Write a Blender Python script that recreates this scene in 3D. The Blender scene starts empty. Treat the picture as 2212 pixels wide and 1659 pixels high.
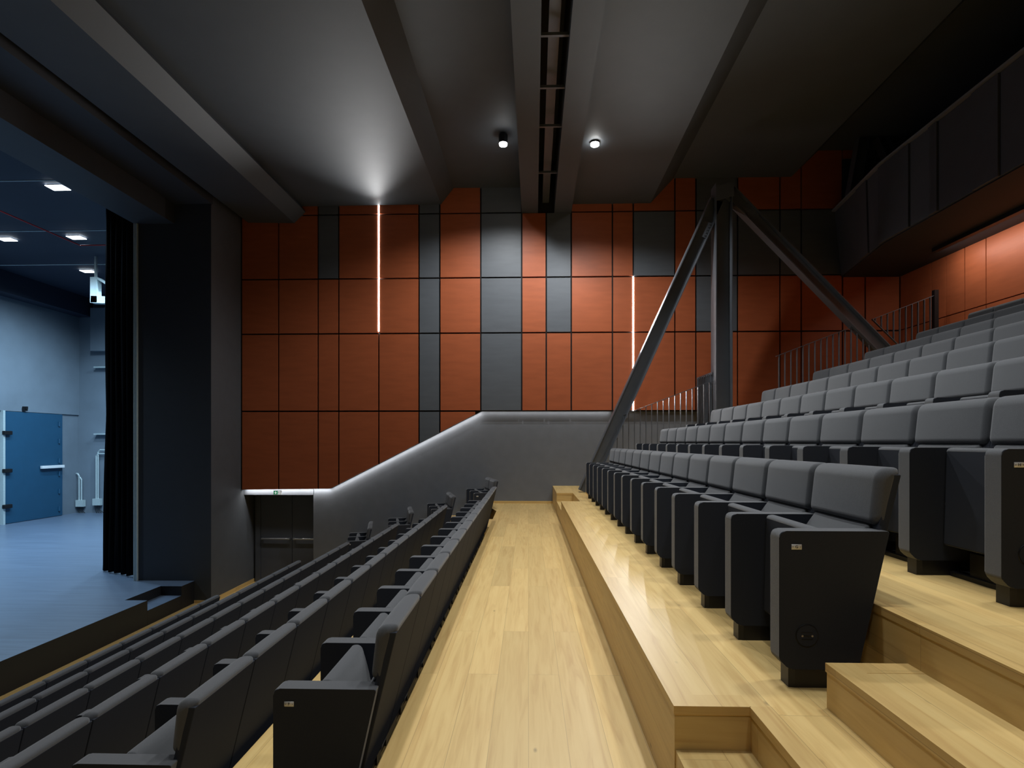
import bpy, bmesh, math, random
from mathutils import Vector, Matrix
S = bpy.context.scene
COL = S.collection
random.seed(4)

# ------------------------------------------------------------------ camera
F_PX, YAW, V0, EYE = 1210.0, 0.0294, 955.0, 1.42
cam_d = bpy.data.cameras.new('camera'); cam = bpy.data.objects.new('camera', cam_d)
COL.objects.link(cam); S.camera = cam
cam.location = (0, 0, EYE); cam.rotation_euler = (math.pi / 2, 0, YAW)
cam_d.sensor_width = 36; cam_d.lens = F_PX / 2212 * 36
cam_d.shift_y = (V0 - 829.5) / 2212; cam_d.clip_end = 200
S.view_settings.view_transform = 'Standard'; S.view_settings.look = 'None'
S.view_settings.gamma = 1; S.view_settings.use_curve_mapping = False
S.view_settings.exposure = 0.0
S.cycles.use_denoising = True
S.cycles.max_bounces = 8; S.cycles.diffuse_bounces = 5; S.cycles.glossy_bounces = 3
S.cycles.sample_clamp_indirect = 4.0
S.cycles.caustics_reflective = False; S.cycles.caustics_refractive = False
w = bpy.data.worlds.new('world'); S.world = w; w.use_nodes = True
w.node_tree.nodes['Background'].inputs[0].default_value = (0.5, 0.52, 0.55, 1)
w.node_tree.nodes['Background'].inputs[1].default_value = 0.01

# measured layout -------------------------------------------------------
def at(u, v, Y=None, X=None, Z=None):
    """point of the hall seen at photo pixel (u, v) lying on the plane Y=, X= or Z="""
    cx = (u - 1106) / F_PX; cz = (V0 - v) / F_PX
    dx = cx * math.cos(YAW) - math.sin(YAW); dy = cx * math.sin(YAW) + math.cos(YAW)
    if Y is not None: t = Y / dy
    elif X is not None: t = X / dx
    else: t = (Z - EYE) / cz
    return Vector((dx * t, dy * t, EYE + cz * t))

PITCH = .55
XF, XG, DX, DZ = -1.098, 1.032, .8925, .3385
ZF, ZG = -.285, .409
YL, YR = 2.42, 2.38                 # first chair arm of the left and right blocks
YP, YW, YB = 12.85, 13.0, 13.5      # panel face, lower wall face, door plane
XE, ZFL = -6.70, -1.98              # flank wall, front floor level
SKEW = .010                          # ceiling beams run a touch off the aisle axis
XR_EDGE, XL_EDGE = .56, -.655

# ------------------------------------------------------------------ lights
def light(kind, name, loc, energy, color=(1, 1, 1), target=None, **kw):
    d = bpy.data.lights.new(name, kind); d.energy = energy; d.color = color
    for k, v in kw.items(): setattr(d, k, v)
    o = bpy.data.objects.new(name, d); COL.objects.link(o); o.location = loc
    if target is not None:
        o.rotation_euler = (Vector(target) - Vector(loc)).to_track_quat('-Z', 'Y').to_euler()
    return o
WARM = (.93, .97, 1.0); NEUT = (.95, .98, 1.0); COOL = (.55, .78, 1.0)
SPOT1 = at(1087, 308, Y=10.6); SPOT2 = at(1285, 308, Y=10.2)
R = math.radians
for p in (SPOT1, SPOT2):
    light('SPOT', 'spotlight_beam', p + Vector((0, 0, -.12)), 400, NEUT, p + Vector((0, .0, -5)),
          spot_size=R(152), spot_blend=.5, shadow_soft_size=.07)
# the hall's other ceiling lamps, above and behind the picture's upper edge
for x, y, e in ((-.5, 6.2, 290), (1.2, 6.2, 290), (-.5, 2.6, 270), (1.2, 2.6, 270), (-.3, -1.2, 130), (1.4, -1.2, 130)):
    light('SPOT', 'ceiling_beam', (x, y, 6.4), e, WARM, (x, y, 0), spot_size=R(112), spot_blend=.7, shadow_soft_size=.12)
for x, y, e in ((-4.2, 7.0, 70), (-4.2, 3.0, 70), (2.6, 7.0, 330), (2.6, 3.0, 330)):
    light('SPOT', 'ceiling_beam', (x, y, 6.4), e, WARM, (x + (.9 if x > 0 else -.2), y + .6, 0), spot_size=R(122 if x > 0 else 84), spot_blend=.7, shadow_soft_size=.2)

# ------------------------------------------------------------------ materials
def nmat(name):
    m = bpy.data.materials.new(name); m.use_nodes = True
    nt = m.node_tree; return m, nt, nt.nodes['Principled BSDF']
def N(nt, t, **kw):
    n = nt.nodes.new(t)
    for k, v in kw.items(): setattr(n, k, v)
    return n
def srgb(r, g, b):
    f = lambda c: (c / 255 / 12.92) if c <= 10 else ((c / 255 + .055) / 1.055) ** 2.4
    return (f(r), f(g), f(b), 1)
def simple(name, col, rough=.6, metal=0, scale=8, amt=.08, stretch=(1, 1, 1), bump=0, spec=.5, bscale=200):
    m, nt, b = nmat(name)
    g = N(nt, 'ShaderNodeNewGeometry'); mp = N(nt, 'ShaderNodeMapping'); mp.inputs['Scale'].default_value = stretch
    nt.links.new(g.outputs['Position'], mp.inputs[0])
    no = N(nt, 'ShaderNodeTexNoise'); no.inputs['Scale'].default_value = scale; no.inputs['Detail'].default_value = 5
    nt.links.new(mp.outputs[0], no.inputs['Vector'])
    mr = N(nt, 'ShaderNodeMapRange'); mr.inputs['To Min'].default_value = 1 - amt * 2; mr.inputs['To Max'].default_value = 1 + amt * 2
    nt.links.new(no.outputs['Fac'], mr.inputs['Value'])
    mx = N(nt, 'ShaderNodeVectorMath', operation='SCALE'); mx.inputs[0].default_value = col[:3]
    nt.links.new(mr.outputs[0], mx.inputs['Scale']); nt.links.new(mx.outputs[0], b.inputs['Base Color'])
    b.inputs['Roughness'].default_value = rough; b.inputs['Metallic'].default_value = metal
    b.inputs['Specular IOR Level'].default_value = spec
    if bump:
        n2 = N(nt, 'ShaderNodeTexNoise'); n2.inputs['Scale'].default_value = bscale
        nt.links.new(g.outputs['Position'], n2.inputs['Vector'])
        bp = N(nt, 'ShaderNodeBump'); bp.inputs['Strength'].default_value = bump; bp.inputs['Distance'].default_value = .002
        nt.links.new(n2.outputs['Fac'], bp.inputs['Height']); nt.links.new(bp.outputs[0], b.inputs['Normal'])
    return m
def emis(name, col, s):
    m, nt, b = nmat(name); b.inputs['Base Color'].default_value = (0, 0, 0, 1)
    b.inputs['Emission Color'].default_value = (*col[:3], 1); b.inputs['Emission Strength'].default_value = s
    return m
def wood(name, tint=(1, 1, 1)):
    m, nt, b = nmat(name)
    g = N(nt, 'ShaderNodeNewGeometry')
    sp = N(nt, 'ShaderNodeSeparateXYZ'); nt.links.new(g.outputs['Position'], sp.inputs[0])
    sn = N(nt, 'ShaderNodeSeparateXYZ'); nt.links.new(g.outputs['True Normal'], sn.inputs[0])
    def big(o):
        a = N(nt, 'ShaderNodeMath', operation='ABSOLUTE'); nt.links.new(o, a.inputs[0])
        c = N(nt, 'ShaderNodeMath', operation='GREATER_THAN'); nt.links.new(a.outputs[0], c.inputs[0]); c.inputs[1].default_value = .5
        return c.outputs[0]
    def mix(f, a, c):
        x = N(nt, 'ShaderNodeMix'); x.data_type = 'FLOAT'
        nt.links.new(f, x.inputs[0]); nt.links.new(a, x.inputs[2]); nt.links.new(c, x.inputs[3]); return x.outputs[0]
    a = mix(big(sn.outputs[1]), sp.outputs[1], sp.outputs[0])
    c = mix(big(sn.outputs[2]), sp.outputs[2], sp.outputs[0])
    cb = N(nt, 'ShaderNodeCombineXYZ'); nt.links.new(a, cb.inputs[0]); nt.links.new(c, cb.inputs[1])
    # shift z courses so a riser is one or two boards
    br = N(nt, 'ShaderNodeTexBrick'); br.offset = .37; br.squash = 1
    br.inputs['Scale'].default_value = 1; br.inputs['Brick Width'].default_value = 2.1; br.inputs['Row Height'].default_value = .185
    br.inputs['Mortar Size'].default_value = .0013; br.inputs['Mortar Smooth'].default_value = .2; br.inputs['Bias'].default_value = 0
    br.inputs['Color1'].default_value = (0, 0, 0, 1); br.inputs['Color2'].default_value = (1, 1, 1, 1); br.inputs['Mortar'].default_value = (.5, .5, .5, 1)
    nt.links.new(cb.outputs[0], br.inputs['Vector'])
    # grain
    off = N(nt, 'ShaderNodeVectorMath', operation='MULTIPLY_ADD'); nt.links.new(br.outputs['Color'], off.inputs[0])
    off.inputs[1].default_value = (7, 13, 5); nt.links.new(cb.outputs[0], off.inputs[2])
    mp = N(nt, 'ShaderNodeMapping'); mp.inputs['Scale'].default_value = (1.1, 17, 3); nt.links.new(off.outputs[0], mp.inputs[0])
    no = N(nt, 'ShaderNodeTexNoise'); no.inputs['Scale'].default_value = 1.6; no.inputs['Detail'].default_value = 7
    no.inputs['Distortion'].default_value = .9; nt.links.new(mp.outputs[0], no.inputs['Vector'])
    mp2 = N(nt, 'ShaderNodeMapping'); mp2.inputs['Scale'].default_value = (1.0, 2.2, 1); nt.links.new(off.outputs[0], mp2.inputs[0])
    vo = N(nt, 'ShaderNodeTexVoronoi'); vo.inputs['Scale'].default_value = 2.1; nt.links.new(mp2.outputs[0], vo.inputs['Vector'])
    kn = N(nt, 'ShaderNodeMapRange'); kn.inputs['From Min'].default_value = .012; kn.inputs['From Max'].default_value = .055
    kn.inputs['To Min'].default_value = .55; kn.inputs['To Max'].default_value = 1; nt.links.new(vo.outputs['Distance'], kn.inputs['Value'])
    cr = N(nt, 'ShaderNodeValToRGB'); e = cr.color_ramp.elements
    T = lambda c: tuple(x * y for x, y in zip(c[:3], tint)) + (1,)
    e[0].position = .22; e[0].color = T(srgb(190, 154, 95)); e[1].position = .78; e[1].color = T(srgb(214, 184, 122))
    e.new(.5).color = T(srgb(207, 175, 113)); nt.links.new(no.outputs['Fac'], cr.inputs[0])
    va = N(nt, 'ShaderNodeMapRange'); va.inputs['To Min'].default_value = .88; va.inputs['To Max'].default_value = 1.07
    nt.links.new(br.outputs['Color'], va.inputs['Value'])
    mm = N(nt, 'ShaderNodeMapRange'); mm.inputs['To Min'].default_value = 1; mm.inputs['To Max'].default_value = .62
    nt.links.new(br.outputs['Fac'], mm.inputs['Value'])
    k1 = N(nt, 'ShaderNodeMath', operation='MULTIPLY'); nt.links.new(va.outputs[0], k1.inputs[0]); nt.links.new(mm.outputs[0], k1.inputs[1])
    k2 = N(nt, 'ShaderNodeMath', operation='MULTIPLY'); nt.links.new(k1.outputs[0], k2.inputs[0]); nt.links.new(kn.outputs[0], k2.inputs[1])
    sc = N(nt, 'ShaderNodeVectorMath', operation='SCALE'); nt.links.new(cr.outputs[0], sc.inputs[0]); nt.links.new(k2.outputs[0], sc.inputs['Scale'])
    nt.links.new(sc.outputs[0], b.inputs['Base Color']); b.inputs['Roughness'].default_value = .42
    b.inputs['Specular IOR Level'].default_value = .35
    return m
def fabric():
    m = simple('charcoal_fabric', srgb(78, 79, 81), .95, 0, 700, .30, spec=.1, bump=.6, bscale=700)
    b = m.node_tree.nodes['Principled BSDF']
    b.inputs['Sheen Weight'].default_value = .25; b.inputs['Sheen Roughness'].default_value = .5
    return m
M = dict(
    wood=wood('oak_boards'), fabric=fabric(),
    shaded_side_and_pan=simple('charcoal_shaded_side_and_pan', srgb(45, 48, 55), .85, 0, 700, .2, spec=.15),  # shade of the chair sides put into the colour; also the dark seat pan
    black=simple('black_metal', srgb(22, 22, 24), .45, .2, 20, .05),
    steel=simple('dark_steel', srgb(92, 96, 102), .42, .2, 6, .06),
    bright=simple('brushed_metal', srgb(190, 190, 192), .3, .9, 60, .05),
    plate=simple('aluminium_plate', srgb(200, 200, 198), .4, .3, 60, .04),
    ink=simple('black_ink', srgb(25, 25, 28), .6, 0, 10, .02),
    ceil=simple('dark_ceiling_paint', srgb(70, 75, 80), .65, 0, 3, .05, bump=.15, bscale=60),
    wallg=simple('dark_plaster', srgb(108, 111, 116), .62, 0, 5, .07, bump=.3, bscale=40),
    pillar=simple('dark_wall_paint', srgb(54, 57, 62), .6, 0, 5, .05),
    flank=simple('flank_plaster', srgb(78, 81, 85), .62, 0, 5, .07),
    back=simple('gap_black', srgb(24, 23, 24), .8, 0, 5, .05),
    orange=simple('orange_stained_panel', srgb(172, 92, 57), .45, 0, 2.2, .09, (1, 1, 5), spec=.3),
    greyp=simple('grey_panel', srgb(96, 100, 105), .45, 0, 2.2, .07, (1, 1, 5), spec=.35),
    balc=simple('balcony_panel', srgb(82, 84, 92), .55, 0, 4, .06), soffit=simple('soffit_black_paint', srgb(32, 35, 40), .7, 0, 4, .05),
    wood2=wood('oak_edge_boards', (.93, .90, .86)),
    stage_wall=simple('stage_wall_paint', srgb(112, 124, 134), .6, 0, 1.2, .10),
    stage_dark=simple('stage_recess_paint', srgb(30, 40, 58), .7, 0, 2, .07),
    stage_floor=simple('stage_floor_boards', srgb(92, 106, 124), .33, 0, 3, .22, (.35, 7, 1), spec=.5),
    stage_edge=simple('stage_edge_black', srgb(17, 18, 21), .6, 0, 5, .06),
    blue=simple('blue_door_paint', srgb(28, 74, 102), .5, 0, 3, .05),
    curtain=simple('black_velvet', srgb(26, 26, 27), 1.0, 0, 30, .1, spec=0),
    galv=simple('galvanised', srgb(190, 205, 205), .4, .2, 20, .05),
    green=simple('exit_sign_green', srgb(0, 110, 70), .5, 0, 5, .01),
    white=simple('white_plastic', srgb(225, 228, 228), .5, 0, 5, .02),
    red=simple('red_cable', srgb(220, 60, 60), .5, 0, 5, .02),
    led=emis('led_glow', (1, 1, 1), 25), lampglow=emis('lamp_glow', (1, 1, .97), 60),
    stagelamp=emis('stage_lamp_glow', (.85, .95, 1), 12),
)

# ------------------------------------------------------------------ mesh helpers
def link(name, bm, m, parent=None, smooth=False, wn=False):
    bmesh.ops.recalc_face_normals(bm, faces=bm.faces[:])
    me = bpy.data.meshes.new(name); bm.to_mesh(me); bm.free()
    me.materials.append(m)
    if smooth: me.polygons.foreach_set('use_smooth', [True] * len(me.polygons))
    o = bpy.data.objects.new(name, me); COL.objects.link(o)
    if parent: o.parent = parent
    if wn:
        md = o.modifiers.new('wn', 'WEIGHTED_NORMAL'); md.keep_sharp = False; md.weight = 90
    return o
def place(o, parent):
    """parent an object built in world coordinates, keeping it where it is"""
    o.parent = parent
    o.matrix_parent_inverse = parent_matrix(parent).inverted()
def parent_matrix(p):
    m = Matrix.Translation(p.location) @ p.rotation_euler.to_matrix().to_4x4()
    return m
def thing(name, loc, label, cat, group=None, rz=0):
    o = bpy.data.objects.new(name, None); COL.objects.link(o); o.location = loc; o.rotation_euler = (0, 0, rz)
    o.empty_display_size = .1
    o['label'] = label; o['category'] = cat
    if group: o['group'] = group
    return o
def tag(o, label, cat, group=None, kind=None):
    o['label'] = label; o['category'] = cat
    if group: o['group'] = group
    if kind: o['kind'] = kind
    return o
def struct(o): o['kind'] = 'structure'; return o
def box(bm, x0, x1, y0, y1, z0, z1):
    vs = [bm.verts.new((x, y, z)) for x in (x0, x1) for y in (y0, y1) for z in (z0, z1)]
    fs = []
    for f in ((0, 1, 3, 2), (4, 6, 7, 5), (0, 4, 5, 1), (2, 3, 7, 6), (0, 2, 6, 4), (1, 5, 7, 3)):
        fs.append(bm.faces.new([vs[i] for i in f]))
    return vs
def extr(bm, pts, axis, a, b, skew=0):
    """prism: 2-D polygon extruded along axis 'x','y','z' from a to b"""
    def mk(p, t):
        if axis == 'y': return (p[0] + skew * (t - YP), t, p[1])
        if axis == 'x': return (t, p[0], p[1])
        return (p[0], p[1], t)
    A = [bm.verts.new(mk(p, a)) for p in pts]; B = [bm.verts.new(mk(p, b)) for p in pts]
    n = len(pts)
    bm.faces.new(A); bm.faces.new(B[::-1])
    for i in range(n): bm.faces.new((A[i], B[i], B[(i + 1) % n], A[(i + 1) % n]))
def bar(bm, p, q, wx, wy, up=Vector((0, 1, 0))):
    p, q = Vector(p), Vector(q); d = (q - p).normalized(); s = d.cross(up).normalized(); t = s.cross(d).normalized()
    vs = []
    for c in (p, q):
        for i, j in ((-1, -1), (1, -1), (1, 1), (-1, 1)):
            vs.append(bm.verts.new(c + s * wx / 2 * i + t * wy / 2 * j))
    for f in ((0, 1, 2, 3), (7, 6, 5, 4), (0, 4, 5, 1), (1, 5, 6, 2), (2, 6, 7, 3), (3, 7, 4, 0)):
        bm.faces.new([vs[i] for i in f])
def tube(bm, pts, r, n=8):
    rings = []
    pts = [Vector(p) for p in pts]
    for i, p in enumerate(pts):
        d = (pts[min(i + 1, len(pts) - 1)] - pts[max(i - 1, 0)]).normalized()
        a = d.orthogonal().normalized() if not rings else (pa - d * pa.dot(d)).normalized()
        pa = a; b = d.cross(a)
        rings.append([bm.verts.new(p + r * (a * math.cos(k * 2 * math.pi / n) + b * math.sin(k * 2 * math.pi / n))) for k in range(n)])
    for A, B in zip(rings, rings[1:]):
        for k in range(n): bm.faces.new((A[k], A[(k + 1) % n], B[(k + 1) % n], B[k]))
    bm.faces.new(rings[0][::-1]); bm.faces.new(rings[-1])
def cyl(bm, c, axis, r, h, n=24):
    tube(bm, [Vector(c), Vector(c) + Vector(axis).normalized() * h], r, n)
def bevel(bm, r, seg=2, edges=None):
    bmesh.ops.bevel(bm, geom=(edges or bm.edges[:]), offset=r, segments=seg, affect='EDGES', profile=.5, clamp_overlap=True)
def B(): return bmesh.new()
def part(name, fn, m, parent=None, bv=0, seg=2, smooth=None):
    bm = B(); fn(bm)
    if bv: bevel(bm, bv, seg)
    return link(name, bm, m, parent, smooth=bool(bv) if smooth is None else smooth, wn=bool(bv))
def text_mesh(name, s, size, m, parent, loc, rot, depth=.0006):
    cu = bpy.data.curves.new(name, 'FONT'); cu.body = s; cu.size = size; cu.extrude = depth
    cu.align_x = 'CENTER'; cu.align_y = 'CENTER'
    o = bpy.data.objects.new(name, cu)
    COL.objects.link(o)
    me = bpy.data.meshes.new_from_object(o.evaluated_get(bpy.context.evaluated_depsgraph_get()))
    bpy.data.objects.remove(o)
    me.materials.clear(); me.materials.append(m)
    o = bpy.data.objects.new(name, me); COL.objects.link(o); o.parent = parent
    o.location = loc; o.rotation_euler = rot
    return o

# ------------------------------------------------------------------ floors and tiers
YN, YFAR = -3.0, YW     # near and far limit of the hall
def slab(name, x0, x1, y0, y1, z, t=.34, m='wood'):
    bm = B(); box(bm, x0, x1, y0, y1, z - t, z)
    return struct(link(name, bm, M[m]))
AY0, AY1 = 2.165, 9.60     # aisles cut the tiers before AY0 and after AY1
Y2 = 11.15
HS = .24                   # half step level above the walkway
# walkway
bm = B(); extr(bm, [(XL_EDGE, YN), (XL_EDGE, 11.5), (-1.05, YW), (XR_EDGE, YW), (XR_EDGE, YN)], 'z', -.30, 0)
struct(link('floor', bm, M['wood']))
def nosing(x, y0, y1, z, w=.0, parent=None):
    bm = B(); box(bm, x - .006, x + .006, y0, y1, z - .034, z - .030)
    return bm
# right tiers
for j in range(9):
    xe = XR_EDGE + j * DX if j == 0 else XG + j * DX - .485
    x1 = XG + (j + 1) * DX - .485 + .01 if j < 8 else 8.9
    z = ZG + j * DZ
    if j == 0:
        bm = B()
        extr(bm, [(.848, YN), (.848, AY0), (xe, AY0), (xe, AY1), (.88, AY1), (.88, Y2), (xe, Y2), (xe, YW), (x1, YW), (x1, YN)], 'z', z - .42, z)
        struct(link('floor', bm, M['wood']))
    else:
        slab('floor', xe, x1, YN, YW, z, .36)
def nose(x0, x1, y0, y1, z):
    bm = B(); box(bm, x0, x1, y0, y1, z - .032, z + .0012); struct(link('trim_nosing', bm, M['wood2']))
nose(XR_EDGE - .004, XR_EDGE + .095, AY0 - .004, AY1 + .004, ZG)
nose(XR_EDGE + .095, .848, AY0 - .004, AY0 + .095, ZG)
nose(.844, .942, YN, AY0 - .0, ZG)
nose(XR_EDGE - .004, .88, Y2 - .004, Y2 + .09, ZG)
for j in range(1, 8):
    xe = XG + j * DX - .485
    nose(xe - .004, xe + .095, YN, 12.8, ZG + j * DZ)
    nose(xe - .309, xe - .21, YN, AY0 + .004, ZG + (j - .5) * DZ)
    nose(xe - .21, xe + .0, AY0 - .09, AY0 + .004, ZG + (j - .5) * DZ)
nose(XL_EDGE - .004, XL_EDGE + .13, YN, 11.48, 0)
# aisle half steps (cut into or laid on each tier)
bm = B(); box(bm, XR_EDGE + .004, .86, YN, AY0 + .01, 0, HS); struct(link('floor', bm, M['wood']))
bm = B(); box(bm, XR_EDGE + .004, .90, AY1 - .01, Y2 + .01, 0, HS); struct(link('floor', bm, M['wood']))
for j in range(1, 8):
    xe = XG + j * DX - .485
    for y0, y1 in ((YN, AY0),) + (((10.35, Y2),) if j > 0 else ()):
        bm = B(); box(bm, xe - .305, xe + .01, y0, y1, ZG + (j - 1) * DZ - .01, ZG + (j - .5) * DZ)
        struct(link('floor', bm, M['wood']))
# left tiers
XLE = [XL_EDGE - j * DX for j in range(6)]
for j in range(6):
    x1 = XLE[j] + .02; x0 = XLE[j + 1] if j < 5 else -7.1
    z = ZF - j * DZ
    bm = B()
    d = .395 if j < 5 else 0
    x0f = x0 - (.0 if j == 5 else 0)
    if j < 5:
        extr(bm, [(x0, YN), (x0, 11.5), (x0 - .395, YW), (x1 - .395 - .02, YW), (x1, 11.5), (x1, YN)], 'z', z - .36, z)
    else:
        extr(bm, [(XE - .4, YN), (XE - .4, 11.63), (XE, 11.63), (XE, YB + .3), (-4.0, YB + .3), (-4.0, YW), (x1 - .415, YW), (x1, 11.5), (x1, YN)], 'z', z - .3, z)
    struct(link('floor', bm, M['wood']))
# half steps in the far left aisle
for j in range(0, 5):
    z = ZF - j * DZ
    bm = B(); box(bm, XLE[j] - .30, XLE[j] + .01, 10.25, 11.3, z - .01, z + DZ / 2 - (.02 if j == 0 else 0)); struct(link('floor', bm, M['wood']))

# ------------------------------------------------------------------ far wall
def wp(u, v, Y=YP): p = at(u, v, Y=Y); return (p.x, p.z)
# ceiling section at the far wall
C = {}
def cp(u, v): p = at(u, v, Y=YP); return (p.x, p.z)
b_l, b_r, b_c, b_d = cp(536, 481), cp(636, 482), cp(660, 458), cp(652, 446)
c1a, c1b = cp(652, 445), cp(953, 441)
c2a, c2b = cp(980, 406), cp(1127, 405)
c3a, c3b = cp(1127, 460), cp(1234, 460)
s_l, s_r = cp(1162, 460), cp(1197.5, 460)
c4a, c4b = cp(1234, 441), cp(1405, 439)
c5a, c5b = cp(1455, 385), cp(1709, 382)
c6a = cp(1768, 325); c6b = (9.0, c6a[1])
pil = at(458, 440, Y=11.63)
TOP = 9.2
slotx = pil.x
sec = [(slotx, TOP), (slotx, 6.9), (b_l[0], 6.9), b_l, b_r, b_c, b_d, c1b, c2a, c2b, c3a, s_l, (s_l[0], 7.9), (s_r[0], 7.9), s_r, c3b, c4a, c4b, c5a, c5b, c6a, c6b, (9.0, TOP)]
bm = B(); extr(bm, sec, 'y', YN, YW + .2, SKEW)
bmesh.ops.triangulate(bm, faces=[f for f in bm.faces if len(f.verts) > 4])
struct(link('ceiling', bm, M['ceil']))
# header over the stage mouth
h1, h2 = at(291, 484, Y=11.63), at(376.6, 486, Y=11.63)
sk = .007
bm = B(); extr(bm, [(h1.x, TOP), (h1.x, h1.z), (h2.x, h1.z), (h2.x, pil.z), (slotx, pil.z), (slotx, TOP)], 'y', YN, 11.66, sk)
for v in bm.verts: v.co.x -= sk * (11.63 - YP)
struct(link('wall_header', bm, M['pillar']))
# pillar: mouth side of the stage opening
pl = at(297, 900, Y=11.63).x
bm = B(); box(bm, pl, XE, 11.63, YB + .6, -2.3, TOP)
struct(link('wall_left', bm, M['pillar']))
bm = B(); box(bm, XE - .05, XE + .004, 11.634, YB + .3, -2.2, 6.8); struct(link('wall_left', bm, M['flank']))
# lower far wall (plaster) with the door recess
door_r = at(677, 1100, Y=YW).x
lint = at(600, 1069, Y=YW).z
zt = at(1040, 885, Y=YW).z
bm = B(); box(bm, door_r, 9.0, YW, YB + .6, -2.4, zt + .6)
struct(link('wall_far', bm, M['wallg']))
bm = B(); box(bm, XE - .05, door_r + .01, YW, YW + .22, lint, zt + .6)
struct(link('wall_far', bm, M['wallg']))
# backing board that carries the panels; its lower edge is the lit ledge
pb = [cp(519, 1058), cp(712, 1056), cp(1040, 888), cp(1520, 888), cp(1944, 880)]
pb[0] = (XE + .002, pb[0][1])
top = 7.8
bk = pb + [(9.0, pb[-1][1]), (9.0, top), (XE + .002, top)]
bm = B(); extr(bm, bk, 'y', YP + .05, YW + .01); struct(link('wall_far', bm, M['back']))
wall = bpy.data.objects.new('wall_far', None); COL.objects.link(wall); wall.location = (0, YP, 0); struct(wall)
# panel grid -------------------------------------------------------------
us = [521, 601.5, 687, 731.5, 818, 905, 950, 1038.5, 1127, 1180, 1234, 1323, 1368, 1458, 1503.5, 1593.5, 1685, 1731, 1820, 1869, 1944, 2010]
xs = [at(u, 650, Y=YP).x for u in us]; xs[0] = XE + .02
zrow = [at(900, v, Y=YP).z for v in (462, 601, 720, 888, 1060)]
def ceil_z(x):
    pts = [c1a, c1b, c2a, c2b, c3a, c3b, c4a, c4b, c5a, c5b, c6a, c6b]
    if x <= pts[0][0]: return pts[0][1]
    for a, b in zip(pts, pts[1:]):
        if a[0] <= x <= b[0] and b[0] > a[0]: return a[1] + (b[1] - a[1]) * (x - a[0]) / (b[0] - a[0])
    return pts[-1][1]
def floor_z(x):
    for a, b in zip(pb, pb[1:]):
        if a[0] <= x <= b[0]: return a[1] + (b[1] - a[1]) * (x - a[0]) / (b[0] - a[0])
    return pb[-1][1]
grey = {(2, 0), (2, 1), (5, 0), (5, 1), (5, 2), (5, 3), (5, 4), (7, 0), (7, 1), (7, 2), (7, 3), (8, 0), (9, 0), (9, 1), (9, 2), (12, 1),
        (14, 0), (14, 1), (14, 2), (15, 1), (16, 1), (17, 1), (18, 1), (19, 1), (20, 1), (19, 0), (20, 0)}
G = .017
for i in range(len(xs) - 1):
    x0, x1 = xs[i] + G, xs[i + 1] - G
    zs = [99] + zrow
    for r in range(5):
        zt_, zb_ = zs[r] - G, zs[r + 1] + G
        # polygon clipped by ceiling above and ledge below
        n = 8; tops = []; bots = []
        for k in range(n + 1):
            x = x0 + (x1 - x0) * k / n
            tz = min(zt_, ceil_z(x) + .03); bz = max(zb_, floor_z(x) + .004)
            if tz - bz > .02: tops.append((x, tz)); bots.append((x, bz))
        if len(tops) < 2: continue
        def simp(L):
            o = [L[0]]
            for a, b, c in zip(L, L[1:], L[2:]):
                if abs((b[1] - a[1]) * (c[0] - a[0]) - (c[1] - a[1]) * (b[0] - a[0])) > 1e-6: o.append(b)
            return o + [L[-1]]
        poly = simp(bots) + simp(tops)[::-1]
        bm = B(); extr(bm, poly, 'y', YP, YP + .052)
        isg = (i, r) in grey
        o = link('grey_panel' if isg else 'orange_panel', bm, M['greyp'] if isg else M['orange']); place(o, wall)

# rear wall behind the top row, under the balcony
XRW = at(1944, 650, Y=YP).x
bm = B(); box(bm, XRW + .06, XRW + .4, YN, YW + .1, 1.5, 9); struct(link('wall_right', bm, M['back']))
rw = bpy.data.objects.new('wall_right', None); COL.objects.link(rw); rw.location = (XRW, 0, 0); struct(rw)
ys = [YP - .02] + [at(u, 600, X=XRW).y for u in (2013, 2044, 2085, 2131)]
while ys[-1] > 4: ys.append(ys[-1] - (1.1, .62, .9)[len(ys) % 3])
ZSOF = 5.14
zb1 = at(2131, 657, X=XRW).z
for a, b in zip(ys, ys[1:]):
    bm = B(); box(bm, XRW, XRW + .061, b + .022, a - .0, zb1 - .012 + .02, ZSOF + .02); place(link('orange_panel', bm, M['orange']), rw)
    bm = B(); box(bm, XRW, XRW + .061, b + .022, a - .0, 2.2, zb1 - .012); place(link('orange_panel', bm, M['orange']), rw)

# ------------------------------------------------------------------ chair
def r_poly(pts, r, n=3):
    """round the corners of a polygon given (x, z, radius)"""
    out = []
    m = len(pts)
    for i in range(m):
        p0, p1, p2 = Vector(pts[i - 1][:2]), Vector(pts[i][:2]), Vector(pts[(i + 1) % m][:2])
        rr = pts[i][2] if len(pts[i]) > 2 else r
        if rr < .001: out.append(tuple(p1)); continue
        a = p1 + (p0 - p1).normalized() * rr; b = p1 + (p2 - p1).normalized() * rr
        for k in range(n + 1):
            t = k / n; out.append(tuple(a * (1 - t) ** 2 + p1 * 2 * t * (1 - t) + b * t ** 2))
    return out
def padded(pts, y0, y1, r):
    """upholstered prism along y with rounded rims"""
    bm = B(); extr(bm, pts, 'y', y0, y1)
    for v in bm.verts: pass
    rim = [e for e in bm.edges if abs(e.verts[0].co.y - e.verts[1].co.y) < 1e-6]
    bmesh.ops.bevel(bm, geom=rim, offset=r, segments=3, affect='EDGES', profile=.5, clamp_overlap=True)
    return bm
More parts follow.
